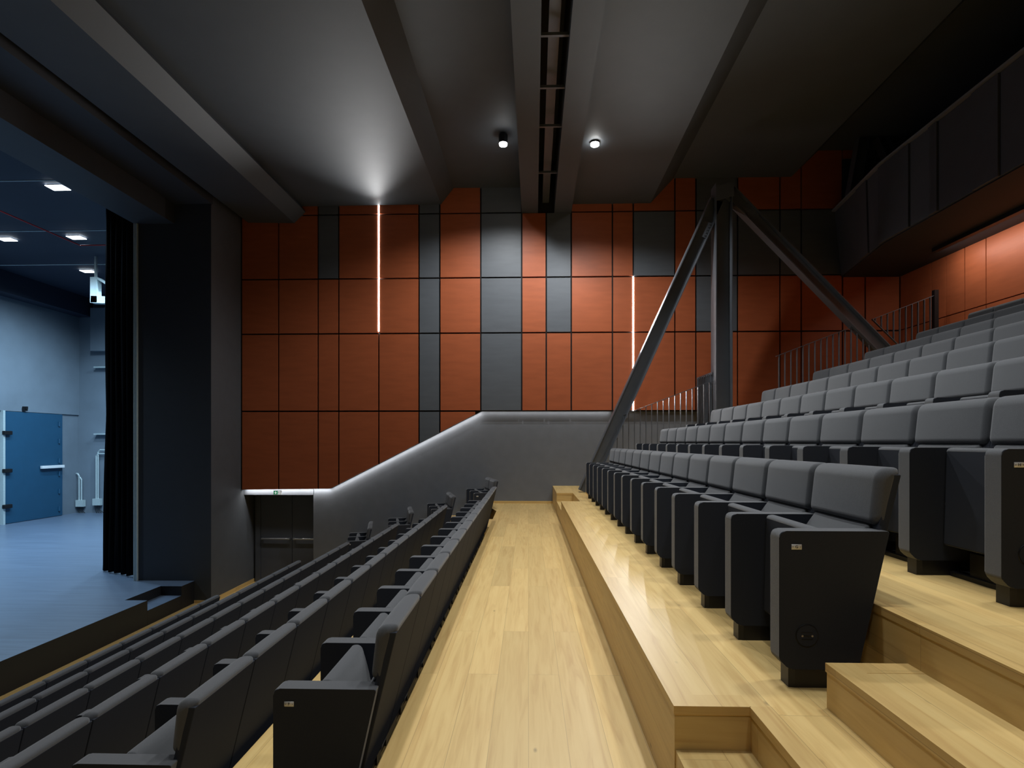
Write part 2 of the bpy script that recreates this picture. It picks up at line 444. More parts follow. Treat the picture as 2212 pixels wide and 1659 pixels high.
def cushion(pts, y0, y1, r, front=0, back=0, n=18):
    """upholstered body lofted along y: rounded ends, faces puffed towards the middle"""
    bm = B(); cx = sum(p[0] for p in pts) / len(pts); cz = (min(p[1] for p in pts) + max(p[1] for p in pts)) / 2
    hz = (max(p[1] for p in pts) - min(p[1] for p in pts)) / 2
    mx = lambda z: sum(p[0] for p in pts) / len(pts)
    # slab axis
    top = [p for p in pts if p[1] > cz]; bot = [p for p in pts if p[1] <= cz]
    sx = (sum(p[0] for p in top) / len(top) - sum(p[0] for p in bot) / len(bot)) / (sum(p[1] for p in top) / len(top) - sum(p[1] for p in bot) / len(bot))
    W = y1 - y0; ts = []
    for k in range(6): ts.append(r * (1 - math.cos(k / 5 * math.pi / 2)) / W)
    for k in range(1, 8): ts.append(r / W + (1 - 2 * r / W) * k / 8)
    ts += [1 - t for t in ts[:6][::-1]]
    rings = []
    for t in ts:
        e = min(t, 1 - t) * W; d = r - math.sqrt(max(r * r - (r - min(e, r)) ** 2, 0))
        q = []
        for px, pz in pts:
            ax = cx + sx * (pz - cz); dx = px - ax; dz = pz - cz
            dx = math.copysign(max(abs(dx) - d, abs(dx) * .15), dx); dz = math.copysign(max(abs(dz) - d * (abs(dz) / hz), 0), dz)
            u = (4 * t * (1 - t)) ** .6 * max(0, 1 - (dz / hz) ** 2) ** .5
            if dx < 0: dx -= front * u
            else: dx += back * u
            q.append(bm.verts.new((cx + sx * dz + dx, y0 + W * t, cz + dz)))
        rings.append(q)
    for A_, B_ in zip(rings, rings[1:]):
        for k in range(len(A_)): bm.faces.new((A_[k], A_[(k + 1) % len(A_)], B_[(k + 1) % len(A_)], B_[k]))
    bm.faces.new(rings[0][::-1]); bm.faces.new(rings[-1])
    return bm
AW = .042
arm_prof = r_poly([(0, .115, .012), (0, .645, .03), (.447, .645, .008), (.32, .075, .02), (.04, .075, .015)], .01, 4)
back_prof = r_poly([(.408, .664, .03), (.436, .906, .055), (.530, .904, .024), (.470, .655, .012)], .02, 6)
shell_prof = r_poly([(.43, .66, .004), (.49, .875, .004), (.524, .875, .006), (.345, .14, .01), (.31, .14, .006)], .006, 2)
seat_prof = r_poly([(.158, .155, .012), (.172, .640, .014), (.222, .650, .035), (.285, .42, .12), (.27, .175, .05)], .03, 5)
lumb_prof = r_poly([(.30, .30, .02), (.335, .545, .07), (.425, .672, .03), (.44, .655, .01), (.35, .28, .01)], .02, 5)
CH = {}
def mesh_of(name, bm, m):
    bmesh.ops.recalc_face_normals(bm, faces=bm.faces[:])
    me = bpy.data.meshes.new(name); bm.to_mesh(me); bm.free(); me.materials.append(M[m])
    me.polygons.foreach_set('use_smooth', [True] * len(me.polygons)); return me
CH['armrest'] = mesh_of('armrest', padded(arm_prof, -AW, AW, .012), 'shaded_side_and_pan')
# arm: top and front band in charcoal weave, flanks smoother and darkened for shade
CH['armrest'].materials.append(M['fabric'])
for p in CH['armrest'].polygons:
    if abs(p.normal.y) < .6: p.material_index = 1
CH['backrest'] = mesh_of('backrest', cushion(back_prof, .003, PITCH - .003, .034, .014, 0), 'fabric')
CH['back_panel'] = mesh_of('back_panel', padded(shell_prof, .004, PITCH - .004, .004), 'shaded_side_and_pan')
CH['seat'] = mesh_of('seat', cushion(seat_prof, AW + .006, PITCH - AW - .006, .016, 0, .012), 'fabric')
CH['seat'].materials.append(M['shaded_side_and_pan'])
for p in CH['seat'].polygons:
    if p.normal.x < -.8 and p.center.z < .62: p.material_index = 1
CH['lumbar_cushion'] = mesh_of('lumbar_cushion', cushion(lumb_prof, AW + .002, PITCH - AW - .002, .02, .008, 0), 'fabric')
bm = B(); extr(bm, [(.04, -.034), (.065, -.040), (.30, -.040), (.30, .040), (.065, .040), (.04, .034)], 'z', 0, .078)
CH['foot'] = mesh_of('foot', bm, 'black')
CH['foot'].polygons.foreach_set('use_smooth', [False] * len(CH['foot'].polygons))
def hexbox():
    bm = B(); box(bm, .215, .30, .15, .40, 0, .135)
    # pierced honeycomb face
    for r in range(7):
        for c in range(8):
            y = .165 + c * .0305 + (r % 2) * .015; z = .018 + r * .0175
            if y > .39: continue
            vs = []
            for k in range(6):
                a = k * math.pi / 3 + math.pi / 6
                vs.append((y + .0125 * math.cos(a), z + .0095 * math.sin(a), y + .0095 * math.cos(a), z + .0072 * math.sin(a)))
            for k in range(6):
                a, b = vs[k], vs[(k + 1) % 6]
                q = [bm.verts.new((.212, a[0], a[1])), bm.verts.new((.212, b[0], b[1])), bm.verts.new((.212, b[2], b[3])), bm.verts.new((.212, a[2], a[3]))]
                bm.faces.new(q)
    return bm
CH['vent_box'] = mesh_of('vent_box', hexbox(), 'black'); CH['vent_box'].polygons.foreach_set('use_smooth', [False] * len(CH['vent_box'].polygons))
bm = B(); box(bm, .20, .29, .0, PITCH, 0, .022); CH['base_rail'] = mesh_of('base_rail', bm, 'black')
CH['base_rail'].polygons.foreach_set('use_smooth', [False] * 6)
bm = B(); cyl(bm, (0, 0, 0), (0, -1, 0), .043, .004, 32); CH['cover_cap'] = mesh_of('cover_cap', bm, 'shaded_side_and_pan')
CH['cover_cap'].polygons.foreach_set('use_smooth', [False] * len(CH['cover_cap'].polygons))
bm = B(); box(bm, -.021, .021, -.0025, 0, -.011, .011); bevel(bm, .0008, 1); CH['letter_plate'] = mesh_of('letter_plate', bm, 'plate')
bm = B(); box(bm, -.0025, 0, -.021, .021, -.011, .011); bevel(bm, .0008, 1); CH['number_plate'] = mesh_of('number_plate', bm, 'plate')
bm = B(); cyl(bm, (.20, 0, .36), (0, 1, 0), .026, .012, 16); CH['hinge'] = mesh_of('hinge', bm, 'black')

def pc(kind, parent, loc=(0, 0, 0), wn=True):
    o = bpy.data.objects.new(kind, CH[kind]); COL.objects.link(o); o.parent = parent; o.location = loc
    if wn:
        md = o.modifiers.new('wn', 'WEIGHTED_NORMAL'); md.weight = 90
    return o
def chair(x, y, z, label, group, rz=0, end_near=None, end_far=False, vent=False, number=None, plate=False, far_letter=None):
    t = thing('theatre_chair', (x, y, z), label, 'chair', group, rz)
    pc('armrest', t); pc('foot', t, wn=False)
    if end_far: pc('armrest', t, (0, PITCH, 0)); pc('foot', t, (0, PITCH, 0), False)
    pc('backrest', t); pc('back_panel', t); pc('seat', t); pc('lumbar_cushion', t); pc('base_rail', t, wn=False)
    if vent: pc('vent_box', t, wn=False); pc('hinge', t, (0, AW + .0, 0)); pc('hinge', t, (0, PITCH - AW - .012, 0))
    if plate:
        n = pc('number_plate', t, (.1705, .20, .605), False); n.rotation_euler = (0, R(1.6), 0)
        if number: text_mesh('number', number, .019, M['ink'], n, (-.0030, 0, 0), (R(90), 0, R(-90)))
    if end_near:
        n = pc('letter_plate', t, (.070, -AW, .580), False)
        text_mesh('letter', end_near, .017, M['ink'], n, (0, -.0030, 0), (R(90), 0, 0))
        for sx in (-.015, .015):
            bm = B(); cyl(bm, (sx, -.0025, 0), (0, -1, 0), .0016, .0006, 8); link('screw', bm, M['ink'], n)
        if end_near in 'GH':
            c = pc('cover_cap', t, (.112, -AW, .215), False)
            bm = B()
            for zz in (.014, -.014): box(bm, -.022, .022, -.0052, -.0038, zz - .0012, zz + .0012)
            box(bm, -.014, .014, -.0052, -.0038, -.002, .002)
            link('slot', bm, M['black'], c)
            bm = B(); n_ = 32
            tube(bm, [(.045 * math.cos(a * 2 * math.pi / n_), -.001, .045 * math.sin(a * 2 * math.pi / n_)) for a in range(n_ + 1)], .0022, 6); link('rim', bm, M['black'], c)
            for sx in (-.020, .020):
                bm = B(); cyl(bm, (sx, -.004, 0), (0, -1, 0), .0042, .002, 12); link('screw', bm, M['bright'], c)
    return t
ORD = 'first second third fourth fifth sixth seventh eighth ninth tenth eleventh twelfth thirteenth fourteenth'.split()
NSEAT = 14
def row(x, y0, z, k0, n, phrase, group, letter=None, vent=False, plate=False, x_far=0):
    for k in range(k0, n):
        far = n - 1 - k; near = k
        if k0 == 0 and near <= 6:
            lab = ('charcoal folding seat at the near aisle end of the %s' % phrase) if near == 0 else 'charcoal folding seat, %s from the near end of the %s' % (ORD[near], phrase)
            if near == 0 and letter: lab = 'charcoal end seat with letter %s plate on its arm, %s' % (letter, phrase)
        else:
            lab = ('charcoal folding seat at the far aisle end of the %s' % phrase) if far == 0 else 'charcoal folding seat, %s from the far end of the %s' % (ORD[far], phrase)
        chair(x, y0 + k * PITCH, z, lab, group, end_near=letter if k == 0 else None, end_far=(k == n - 1), vent=vent,
              plate=plate, number=str(14 - k) if plate and k < 5 else None)
LP = ['row just left of the walkway', 'second row left of the walkway', 'third row left of the walkway', 'fourth row left of the walkway',
      'fifth row left of the walkway', 'front row beside the stage']
for j, (k0, n) in enumerate([(0, 14), (0, 14), (0, 14), (1, 14), (3, 14), (5, 12)]):
    row(XF - j * DX, YL, ZF - j * DZ, k0, n, LP[j], 'seats of the ' + LP[j], letter={0: 'F', 1: 'E', 2: 'D'}.get(j), vent=j < 1)
RP = ['row just right of the walkway', 'second row right of the walkway', 'third row right of the walkway', 'fourth row right of the walkway',
      'fifth row right of the walkway', 'sixth row right of the walkway', 'seventh row right of the walkway', 'top row below orange wall']
for j, k0 in enumerate([0, 0, 1, 3, 5, 6, 9, 11]):
    row(XG + j * DX, YR, ZG + j * DZ, k0, 14, RP[j], 'seats of the ' + RP[j], letter={0: 'G', 1: 'H'}.get(j), vent=j < 3, plate=j < 2)
# pairs beside the far wall
ANG = math.atan2(.27, 1.05)
for j, (nm) in enumerate(['topmost pair, behind the row just left of the walkway', 'second pair down', 'third pair down', 'lowest pair']):
    bx, by = XF - j * DX - .04, 11.62
    for k in range(2):
        x = bx - math.sin(ANG) * PITCH * k; y = by + math.cos(ANG) * PITCH * k
        lab = 'charcoal seat nearer the %s in the %s against the grey far wall' % ('aisle' if k == 0 else 'wall', ['topmost pair', 'second pair from top', 'third pair from top', 'lowest pair'][j])
        chair(x, y, ZF - j * DZ, lab, 'paired seats beside the far wall', rz=ANG, end_near='FEDC'[j] if k == 0 else None, end_far=(k == 1))
#PART2
# ------------------------------------------------------------------ door recess, exit sign, skirtings
d0 = at(554, 1160, Y=YB).x; dl = at(565, 1160, Y=YB).x; dm = at(633, 1160, Y=YB).x
bm = B(); box(bm, XE - .1, door_r + .6, YB + .01, YB + .3, -2.2, 1.2); struct(link('wall_far', bm, M['pillar']))
door = bpy.data.objects.new('door_1', None); COL.objects.link(door); door.location = (dl, YB, ZFL); struct(door)
dtop = ZFL + 2.13
M['doorp'] = simple('door_grey_paint', srgb(76, 80, 88), .5, 0, 4, .04)
for nm, x0, x1 in (('door_leaf', dl + .004, dm - .005), ('door_leaf', dm + .005, dm + (dm - dl))):
    bm = B(); box(bm, x0, x1, YB - .045, YB, ZFL + .008, dtop); bevel(bm, .003, 1); lf = link(nm, bm, M['doorp']); place(lf, door)
    cxm = (x0 + x1) / 2
    zc = at(600, 1164, Y=YB - .1).z
    bm = B(); box(bm, x0 + .035, x1 - .03, YB - .125, YB - .095, zc - .018, zc + .018); bevel(bm, .01, 3)
    for xx in (x0 + .05, x1 - .05): box(bm, xx - .02, xx + .02, YB - .10, YB - .04, zc - .022, zc + .022)
    h = link('push_bar', bm, M['bright']); h.parent = lf
bm = B()
box(bm, d0 + .0, dl, YB - .06, YB + .01, ZFL, dtop + .06); box(bm, dl, dm + (dm - dl) + .06, YB - .06, YB + .01, dtop, dtop + .06)
place(link('door_frame', bm, M['doorp']), door)
ex = at(600, 1064, Y=YP - .02)
M['green_lit'] = simple('exit_sign_lit_green', srgb(0, 110, 70), .5, 0, 5, .01)
b_ = M['green_lit'].node_tree.nodes['Principled BSDF']; b_.inputs['Emission Color'].default_value = srgb(0, 120, 75); b_.inputs['Emission Strength'].default_value = .8
M['white_lit'] = simple('exit_sign_lit_white', srgb(225, 228, 228), .5, 0, 5, .01)
b_ = M['white_lit'].node_tree.nodes['Principled BSDF']; b_.inputs['Emission Color'].default_value = (.8, .82, .82, 1); b_.inputs['Emission Strength'].default_value = .7
sg = thing('exit_sign', ex, 'small green and white exit sign above the recessed double doors', 'exit sign')
part('housing', lambda b: box(b, -.088, .088, -.03, .03, -.047, .047), M['white'], sg, .004, 1, False)
part('green_panel', lambda b: box(b, -.078, .012, -.034, -.030, -.038, .038), M['green_lit'], sg)
part('white_panel', lambda b: box(b, .014, .078, -.034, -.030, -.038, .038), M['white_lit'], sg)
def arrow(b):
    extr(b, [(-.008, .03), (.008, .03), (.008, -.002), (.024, .012), (.024, -.006), (0, -.030), (-.024, -.006), (-.024, .012), (-.008, -.002)], 'y', -.0365, -.034)
    for v in b.verts: v.co.x -= .035
part('arrow', arrow, M['white_lit'], sg)
def runner(b):
    tube(b, [(.036, -.035, .026), (.036, -.035, .018)], .006, 8)
    for p in ([(.036, 0, .014), (.040, 0, -.006)], [(.040, 0, -.006), (.030, 0, -.028)], [(.040, 0, -.006), (.050, 0, -.016), (.060, 0, -.016)],
              [(.036, 0, .010), (.024, 0, .004), (.024, 0, -.006)], [(.036, 0, .010), (.050, 0, .006)]):
        tube(b, [(q[0], -.035, q[2]) for q in p], .0035, 6)
    box(b, .066, .070, -.0365, -.034, -.034, .034)
part('running_figure', runner, M['green'], sg)
# skirtings
bm = B(); box(bm, -1.3, .62, YW - .02, YW + .0, 0, .055); struct(link('baseboard_far', bm, M['wood']))
bm = B(); box(bm, XE, XE + .018, 11.63, YB, ZFL, ZFL + .08); struct(link('baseboard_left', bm, M['wood']))
bm = B(); box(bm, -7.1, XE, 11.61, 11.63, ZFL, ZFL + .06); struct(link('baseboard_left', bm, M['wood']))

# ------------------------------------------------------------------ LED lines
def strip(name, p, q, wd, label, energy, tilt=(0, -1, -.3), mat='led'):
    p, q = Vector(p), Vector(q)
    bm = B(); bar(bm, p, q, wd, wd)
    o = link(name, bm, M[mat])
    tag(o, label, 'led light')
    return o
xl1 = xs[4]; xl2 = xs[12]
z1a, z1b = ceil_z(xl1) - .01, at(818, 716, Y=YP).z
z2a, z2b = at(1368, 597, Y=YP).z, at(1368, 887, Y=YP).z
strip('led_strip', (xl1, YP + .008, z1a), (xl1, YP + .008, z1b), .028, 'white vertical light line on the left of the orange panels', 0)
strip('led_strip', (xl2, YP + .008, z2a), (xl2, YP + .008, z2b), .028, 'white vertical light line crossed by the leaning steel strut', 0)
def area(name, c, sx, sy, energy, direction, up=None, color=(1, 1, 1)):
    o = light('AREA', name, c, energy, color, Vector(c) + Vector(direction), shape='RECTANGLE', size=sx, size_y=sy)
    return o
# long vertical lines throw their light off the wall
def vline(x, za, zb, e):
    d = bpy.data.lights.new('led_line', 'AREA'); d.energy = e; d.shape = 'RECTANGLE'; d.size = .02; d.size_y = abs(za - zb) - .5; d.spread = R(85)
    o = bpy.data.objects.new('led_line', d); COL.objects.link(o); o.location = (x, YP - .012, (za + zb) / 2)
    o.rotation_euler = (R(-90), 0, 0); return o
vline(xl1, z1a, z1b, 48); vline(xl2, z2a, z2b, 60)
# line under the lower edge of the panels: a channel against the wall, tracing the three lengths of the ledge
LL = [(Vector((XE + .05, 0, pb[0][1])), Vector((pb[1][0], 0, pb[1][1])), 8),
      (Vector((pb[1][0], 0, pb[1][1])), Vector((pb[2][0], 0, pb[2][1])), 9),
      (Vector((pb[2][0], 0, pb[2][1])), Vector((at(1320, 888, Y=YP).x, 0, pb[2][1])), 2.5)]
for a, b, e in LL:
    a = a.copy(); b = b.copy(); a.y = b.y = YW - .06
    dd = (b - a); L = dd.length; dd.normalize()
    nrm = Vector((dd.z, 0, -dd.x)); aim = (nrm + Vector((0, .30, 0))).normalized()
    mid = (a + b) / 2 + nrm * .008
    zc = -aim; xc = dd; yc = zc.cross(xc).normalized(); 
    mt = Matrix((xc, yc, zc)).transposed().to_4x4(); mt.translation = mid
    d = bpy.data.lights.new('ledge_line', 'AREA'); d.energy = e; d.shape = 'RECTANGLE'; d.size = L - .02; d.size_y = .02
    if a.z == b.z and a.x < -6: d.spread = R(112)
    o = bpy.data.objects.new('ledge_line', d); COL.objects.link(o); o.matrix_world = mt
# light of the side pocket beside the door
# ------------------------------------------------------------------ spotlights
for p, lab in ((SPOT1, 'bright round spotlight left of the ceiling slot'), (SPOT2, 'bright round spotlight right of the ceiling slot')):
    t = thing('spotlight', p, lab, 'spotlight', None)
    zc = ceil_z(p.x) - p.z
    part('housing', lambda b: cyl(b, (0, 0, -.02), (0, 0, 1), .085, .16, 24), M['black'], t)
    part('lens', lambda b: cyl(b, (0, 0, -.05), (0, 0, 1), .075, .03, 24), M['lampglow'], t)
    part('bracket', lambda b: box(b, -.015, .015, -.015, .015, .13, max(zc + .02, .16)), M['black'], t)
# duct and cross pieces in the ceiling slot
y0s, y1s = 2.0, YW
sl0, sl1 = s_l[0], s_r[0]
bm = B(); xm = (sl0 + sl1) / 2 - .01
extr(bm, [(xm - .075, s_l[1] + .25), (xm + .075, s_l[1] + .25), (xm + .075, s_l[1] + .5), (xm - .075, s_l[1] + .5)], 'y', y0s, y1s - .05, SKEW)
tag(link('air_duct', bm, M['steel']), 'grey rectangular duct running inside the ceiling slot', 'duct')
for v, lab in ((75, 'cross bar in the ceiling slot nearest the top of the picture'), (188, 'second cross bar in the ceiling slot from the top'), (272, 'third cross bar in the ceiling slot from the top'), (372, 'cross bar in the ceiling slot nearest the orange wall')):
    zc = s_l[1] + .13; p = at(1185, v, Z=zc); off = SKEW * (p.y - YP)
    bm = B(); box(bm, sl0 + off - .01, sl1 + off + .01, p.y - .02, p.y + .02, zc - .02, zc + .02)
    tag(link('cross_bar', bm, M['steel']), lab, 'bar', 'cross bars in the ceiling slot')

# ------------------------------------------------------------------ steel frame
YS = 11.35
def pt(u, v, Y=YS): return at(u, v, Y=Y)
sf = thing('steel_frame', (pt(1559, 800).x, YS, 2.0), 'dark steel column with two leaning struts standing before the far wall', 'steel frame')
colm = B(); xcl, xcr = pt(1541, 800).x, pt(1577, 800).x; ztop = pt(1560, 402).z
def ibeam(bm, p, q, wid, dep, tf=.018, tw=.012):
    """I-section: flanges across 'wid' in the frame plane, depth along y"""
    p, q = Vector(p), Vector(q); d = (q - p).normalized(); n = Vector((d.z, 0, -d.x))
    for yy in (-dep / 2, dep / 2): pass
    for s in (-1, 1): bar(bm, p + n * s * (wid / 2 - tf / 2), q + n * s * (wid / 2 - tf / 2), tf, dep)
    bar(bm, p, q, wid - 2 * tf, tw)
ibeam(colm, ((xcl + xcr) / 2, YS, 1.0), ((xcl + xcr) / 2, YS, ztop), xcr - xcl, .30)
place(link('column', colm, M['steel']), sf)
def strut(a, b, wd):
    bm = B(); ibeam(bm, a, b, wd, .20, .018); o = link('strut', bm, M['steel']); place(o, sf); return o
la, lb = pt(1263, 1066), pt(1548, 432); la.z = max(la.z, ZG)
st1 = strut(la, lb, .27)
ra, rb = pt(1915, 765), pt(1570, 412)
st2 = strut(ra, rb, .25)
def splice(o, a, b, f):
    a, b = Vector(a), Vector(b); c = a.lerp(b, f); d = (b - a).normalized(); bm = B()
    bar(bm, c - d * .16, c + d * .16, .22, .03)
    for v in bm.verts: v.co.y -= .02
    n = Vector((d.z, 0, -d.x))
    for i in range(-2, 3):
        for s in (-1, 1):
            q = c + d * i * .06 + n * s * .065; cyl(bm, q + Vector((0, -.035, 0)), (0, -1, 0), .013, .014, 8)
    m = link('splice_plate', bm, M['steel']); m.parent = o
splice(st1, la, lb, .90); splice(st2, ra, rb, .86)
bm = B(); extr(bm, [(xcl - .0, ztop - .36), (xcr + .02, ztop - .26), (xcr + .02, ztop + .03), (xcl + .0, ztop - .07)], 'y', YS - .165, YS - .15)
place(link('gusset_plate', bm, M['steel']), sf)
# dim second frame behind the balcony
sf2 = thing('steel_frame', (pt(1855, 300, 12.4).x, 12.4, 4.6), 'shadowy steel struts meeting above the dark balcony', 'steel frame')
def st_at(a, b, Y=12.4):
    bm = B(); ibeam(bm, pt(*a, Y), pt(*b, Y), .22, .2, .016); place(link('strut', bm, M['steel']), sf2)
st_at((1838, 440), (1868, 270)); st_at((1925, 350), (1885, 262))

# ------------------------------------------------------------------ railings
slope = DZ / DX
def rail_z(x):
    p = pt(1371, 887); return p.z + (x - p.x) * .385
def floor_at(x):
    if x < XG + DX - .485: return ZG
    return ZG + int((x - (XG - .485)) / DX) * DZ
def railing(label, x0, x1, cut0=None, cut1=None, Y=YS, sp=.112):
    """guard with flat bars; an end can be cut parallel to a strut: (x at rail, direction)"""
    t = thing('stair_railing', (x0, Y, floor_at(x0)), label, 'railing')
    bm = B(); bar(bm, (x0, Y, rail_z(x0)), (x1, Y, rail_z(x1)), .012, .045); place(link('top_rail', bm, M['steel']), t)
    def low(x):
        z = floor_at(x) + .02
        return z
    if cut0:   # rail end descends to lower left
        (xa, za), (xb, zb) = cut0
        bm = B(); bar(bm, (xa, Y, za), (xb, Y, zb), .012, .045); place(link('end_rail', bm, M['steel']), t)
    if cut1:
        (xa, za), (xb, zb) = cut1
        bm = B(); bar(bm, (xa, Y, za), (xb, Y, zb), .012, .045); place(link('end_rail', bm, M['steel']), t)
    lo = min([x0] + [c[0] for c in (cut0 or ())]); hi = max([x1] + [c[0] for c in (cut1 or ())])
    n = int((hi - lo) / sp); x = lo + sp / 2
    for i in range(n):
        x = lo + (i + .5) * (hi - lo) / n
        zt_ = rail_z(x); zb_ = low(x)
        if cut0:
            (xa, za), (xb, zb) = cut0; zz = za + (zb - za) * (x - xa) / (xb - xa)
            if xb > xa:        # start of the guard: limited above by the sloping end
                if x < xb: zt_ = min(zt_, zz)
            else: pass
        if cut1:
            (xa, za), (xb, zb) = cut1; zz = za + (zb - za) * (x - xa) / (xb - xa)
            if x > xa: zt_ = min(zt_, zz)
        if cut0 and len(cut0) == 2 and cut0[0][1] > cut0[1][1]:   # sloping lower edge (guard hangs over the strut)
            if x < cut0[1][0]: zb_ = max(zb_, cut0[0][1] + (cut0[1][1] - cut0[0][1]) * (x - cut0[0][0]) / (cut0[1][0] - cut0[0][0])); zt_ = rail_z(x)
        if zt_ - zb_ < .04: continue
        bm = B(); box(bm, x - .006, x + .006, Y - .02, Y + .02, zb_, zt_); place(link('baluster', bm, M['steel']), t)
    return t
def XZ(u, v): p = pt(u, v); return (p.x, p.z)
a0, a1 = XZ(1290, 1012), XZ(1346, 897)
railing('dark stair railing between the leaning strut and the steel column', a1[0], pt(1539, 815).x, cut0=(a0, a1))
c0, c1 = XZ(1836, 706), XZ(1897, 762)
railing('dark stair railing left of the foot of the right strut', pt(1676, 770).x, c0[0], cut1=(c0, c1))
e0, e1 = XZ(1884, 690), XZ(1945, 750)
t3 = railing('dark stair railing in front of the lit orange rear wall', e0[0], pt(2016, 640).x, cut0=(e0, e1))
xe_ = pt(2018, 640).x
bm = B(); box(bm, xe_ - .02, xe_ + .06, YS - .04, YS + .04, floor_at(xe_), pt(2018, 627).z); place(link('end_post', bm, M['black']), t3)
# short return guard at the column
rt = thing('stair_railing', (pt(1541, 850).x, YS + .4, 1.4), 'short level railing running back beside the steel column', 'railing')
xr_ = pt(1538, 806).x; zr_ = pt(1538, 806).z
bm = B(); bar(bm, (xr_, YS, zr_), (xr_, YS + 1.0, zr_), .045, .012, up=Vector((1, 0, 0))); place(link('top_rail', bm, M['steel']), rt)
for i in range(9):
    y = YS + .06 + i * .11; bm = B(); box(bm, xr_ - .02, xr_ + .02, y - .006, y + .006, floor_at(xr_), zr_); place(link('baluster', bm, M['steel']), rt)

# ------------------------------------------------------------------ balcony
xt0 = at(1803, 457, Y=YP); xk = 6.62; 
kt = at(1905, 357, X=xk); ft = at(2212, 108, X=xk)
tz = (kt.z + ft.z) / 2
bz_ = 5.14
def bx_(u, v, z): return at(u, v, Z=z)
# front face built as a vertical ribbon of panels, leaning in slightly towards its foot
top_line = [Vector((xt0.x, YP, tz)), Vector((xk, kt.y, tz)), Vector((xk, YN, tz))]
xb0 = at(1822, 584, Y=YP).x
bot_line = [Vector((xt0.x + .14, YP, bz_ + .02)), Vector((xk, kt.y, bz_ + .02)), Vector((xk, YN, bz_ + .02))]
def along(line, y):
    for a, b in zip(line, line[1:]):
        if b.y <= y <= a.y: return a.lerp(b, (a.y - y) / (a.y - b.y))
    return line[-1].copy()
bm = B()
# slab: soffit and deck
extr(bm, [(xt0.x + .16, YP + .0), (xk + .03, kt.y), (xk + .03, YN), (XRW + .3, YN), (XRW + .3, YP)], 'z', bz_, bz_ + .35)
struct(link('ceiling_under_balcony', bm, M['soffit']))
bal = bpy.data.objects.new('balcony', None); COL.objects.link(bal); bal.location = (xk, 8, bz_); struct(bal)
seams = []
for u, v in ((1822, 520), (1856, 500), (1879, 470), (1905, 450), (1972, 420), (2014, 400), (2034, 380), (2109, 360), (2168, 300)):
    seams.append((u, v))
ysm = [YP]
for u, v in seams[1:]:
    # intersect viewing ray with the bent front
    best = None
    for k in range(4000):
        y = YP - k * .004; tpt = along(top_line, y)
        q = at(u, v, Y=y)
        if q.x <= tpt.x + .05: best = y; break
    ysm.append(best if best else ysm[-1] - .8)
while ysm[-1] > YN + 1: ysm.append(ysm[-1] - (.8, 1.15, .55, 1.3)[len(ysm) % 4])
for i, (a, b) in enumerate(zip(ysm, ysm[1:])):
    bm = B(); th = .05 + .03 * (i % 2)
    T0, T1, B0, B1 = along(top_line, a - .006), along(top_line, b + .006), along(bot_line, a - .006), along(bot_line, b + .006)
    vs = []
    for o_ in (0, .12):
        for q in (T0, T1, B1, B0): vs.append(bm.verts.new((q.x + o_ - .03 * (i % 2), q.y, q.z - (.03 if q.z > bz_ + .5 else .0))))
    for f in ((0, 1, 2, 3), (7, 6, 5, 4), (0, 4, 5, 1), (1, 5, 6, 2), (2, 6, 7, 3), (3, 7, 4, 0)): bm.faces.new([vs[k] for k in f])
    place(link('front_panel', bm, M['balc']), bal)
bm = B()
for a, b in zip(top_line, top_line[1:]): bar(bm, a + Vector((.02, 0, 0)), b + Vector((.02, 0, 0)), .17, .035, up=Vector((0, 0, 1)))
M['cap'] = simple('pale_cap', srgb(150, 150, 155), .4, .2, 6, .04)
place(link('top_cap', bm, M['cap']), bal)
bm = B(); p1 = at(1990, 560, Z=bz_ - .03); 
bar(bm, (XRW - .55, 11.0, bz_ - .037), (XRW - .55, YN, bz_ - .037), .10, .07, up=Vector((0, 0, 1)))
tag(link('light_channel', bm, M['black']), 'long dark light channel under the balcony beside the orange rear wall', 'light channel')
# wall behind, above the balcony
bm = B(); box(bm, xs[18] + .01, 9.0, YP - .02, YP + .05, bz_ + .4, top); struct(link('wall_far', bm, M['pillar']))
# grazing light washing the rear wall
light('AREA', 'rear_wall_washer', (XRW - .50, 6.4, bz_ - .078), 62, (1, .98, .95), (XRW + .05, 6.4, bz_ - .9), shape='RECTANGLE', size=.05, size_y=9.4)
bpy.data.objects['rear_wall_washer'].rotation_euler = (0, R(-32), 0)

# ------------------------------------------------------------------ stage
ZS = -1.51; XS = -7.05
n1, n2 = at(268.7, 1296.5, Z=ZS), at(345, 1266, Z=ZS)
nx, ny0, ny1 = -7.48, n1.y, n2.y
XBK = at(100, 1118, Z=ZS).x; YBK = at(200, 1107.5, Z=ZS).y
bm = B()
extr(bm, [(XS, YN), (XS, ny0), (nx, ny0), (nx, ny1), (XS, ny1), (XS, 11.63), (pl, 11.63), (pl, YBK + .2), (XBK - .2, YBK + .2), (XBK - .2, YN)], 'z', ZS - .6, ZS)
st = struct(link('floor_stage', bm, M['stage_edge'])); st.data.materials.append(M['stage_floor'])
for p in st.data.polygons:
    if p.normal.z > .9: p.material_index = 1
bm = B(); box(bm, nx + .003, XS, ny0 + .003, ny1 - .003, ZS - .6, ZS - .19)
o = struct(link('floor_stage', bm, M['stage_edge'])); o.data.materials.append(M['stage_floor'])
for p in o.data.polygons:
    if p.normal.z > .9: p.material_index = 1
ZCS = 7.35
bm = B(); box(bm, XBK - .3, XBK, YN, YBK + .3, ZS - .3, ZCS + .3); struct(link('wall_stage_back', bm, M['stage_wall']))
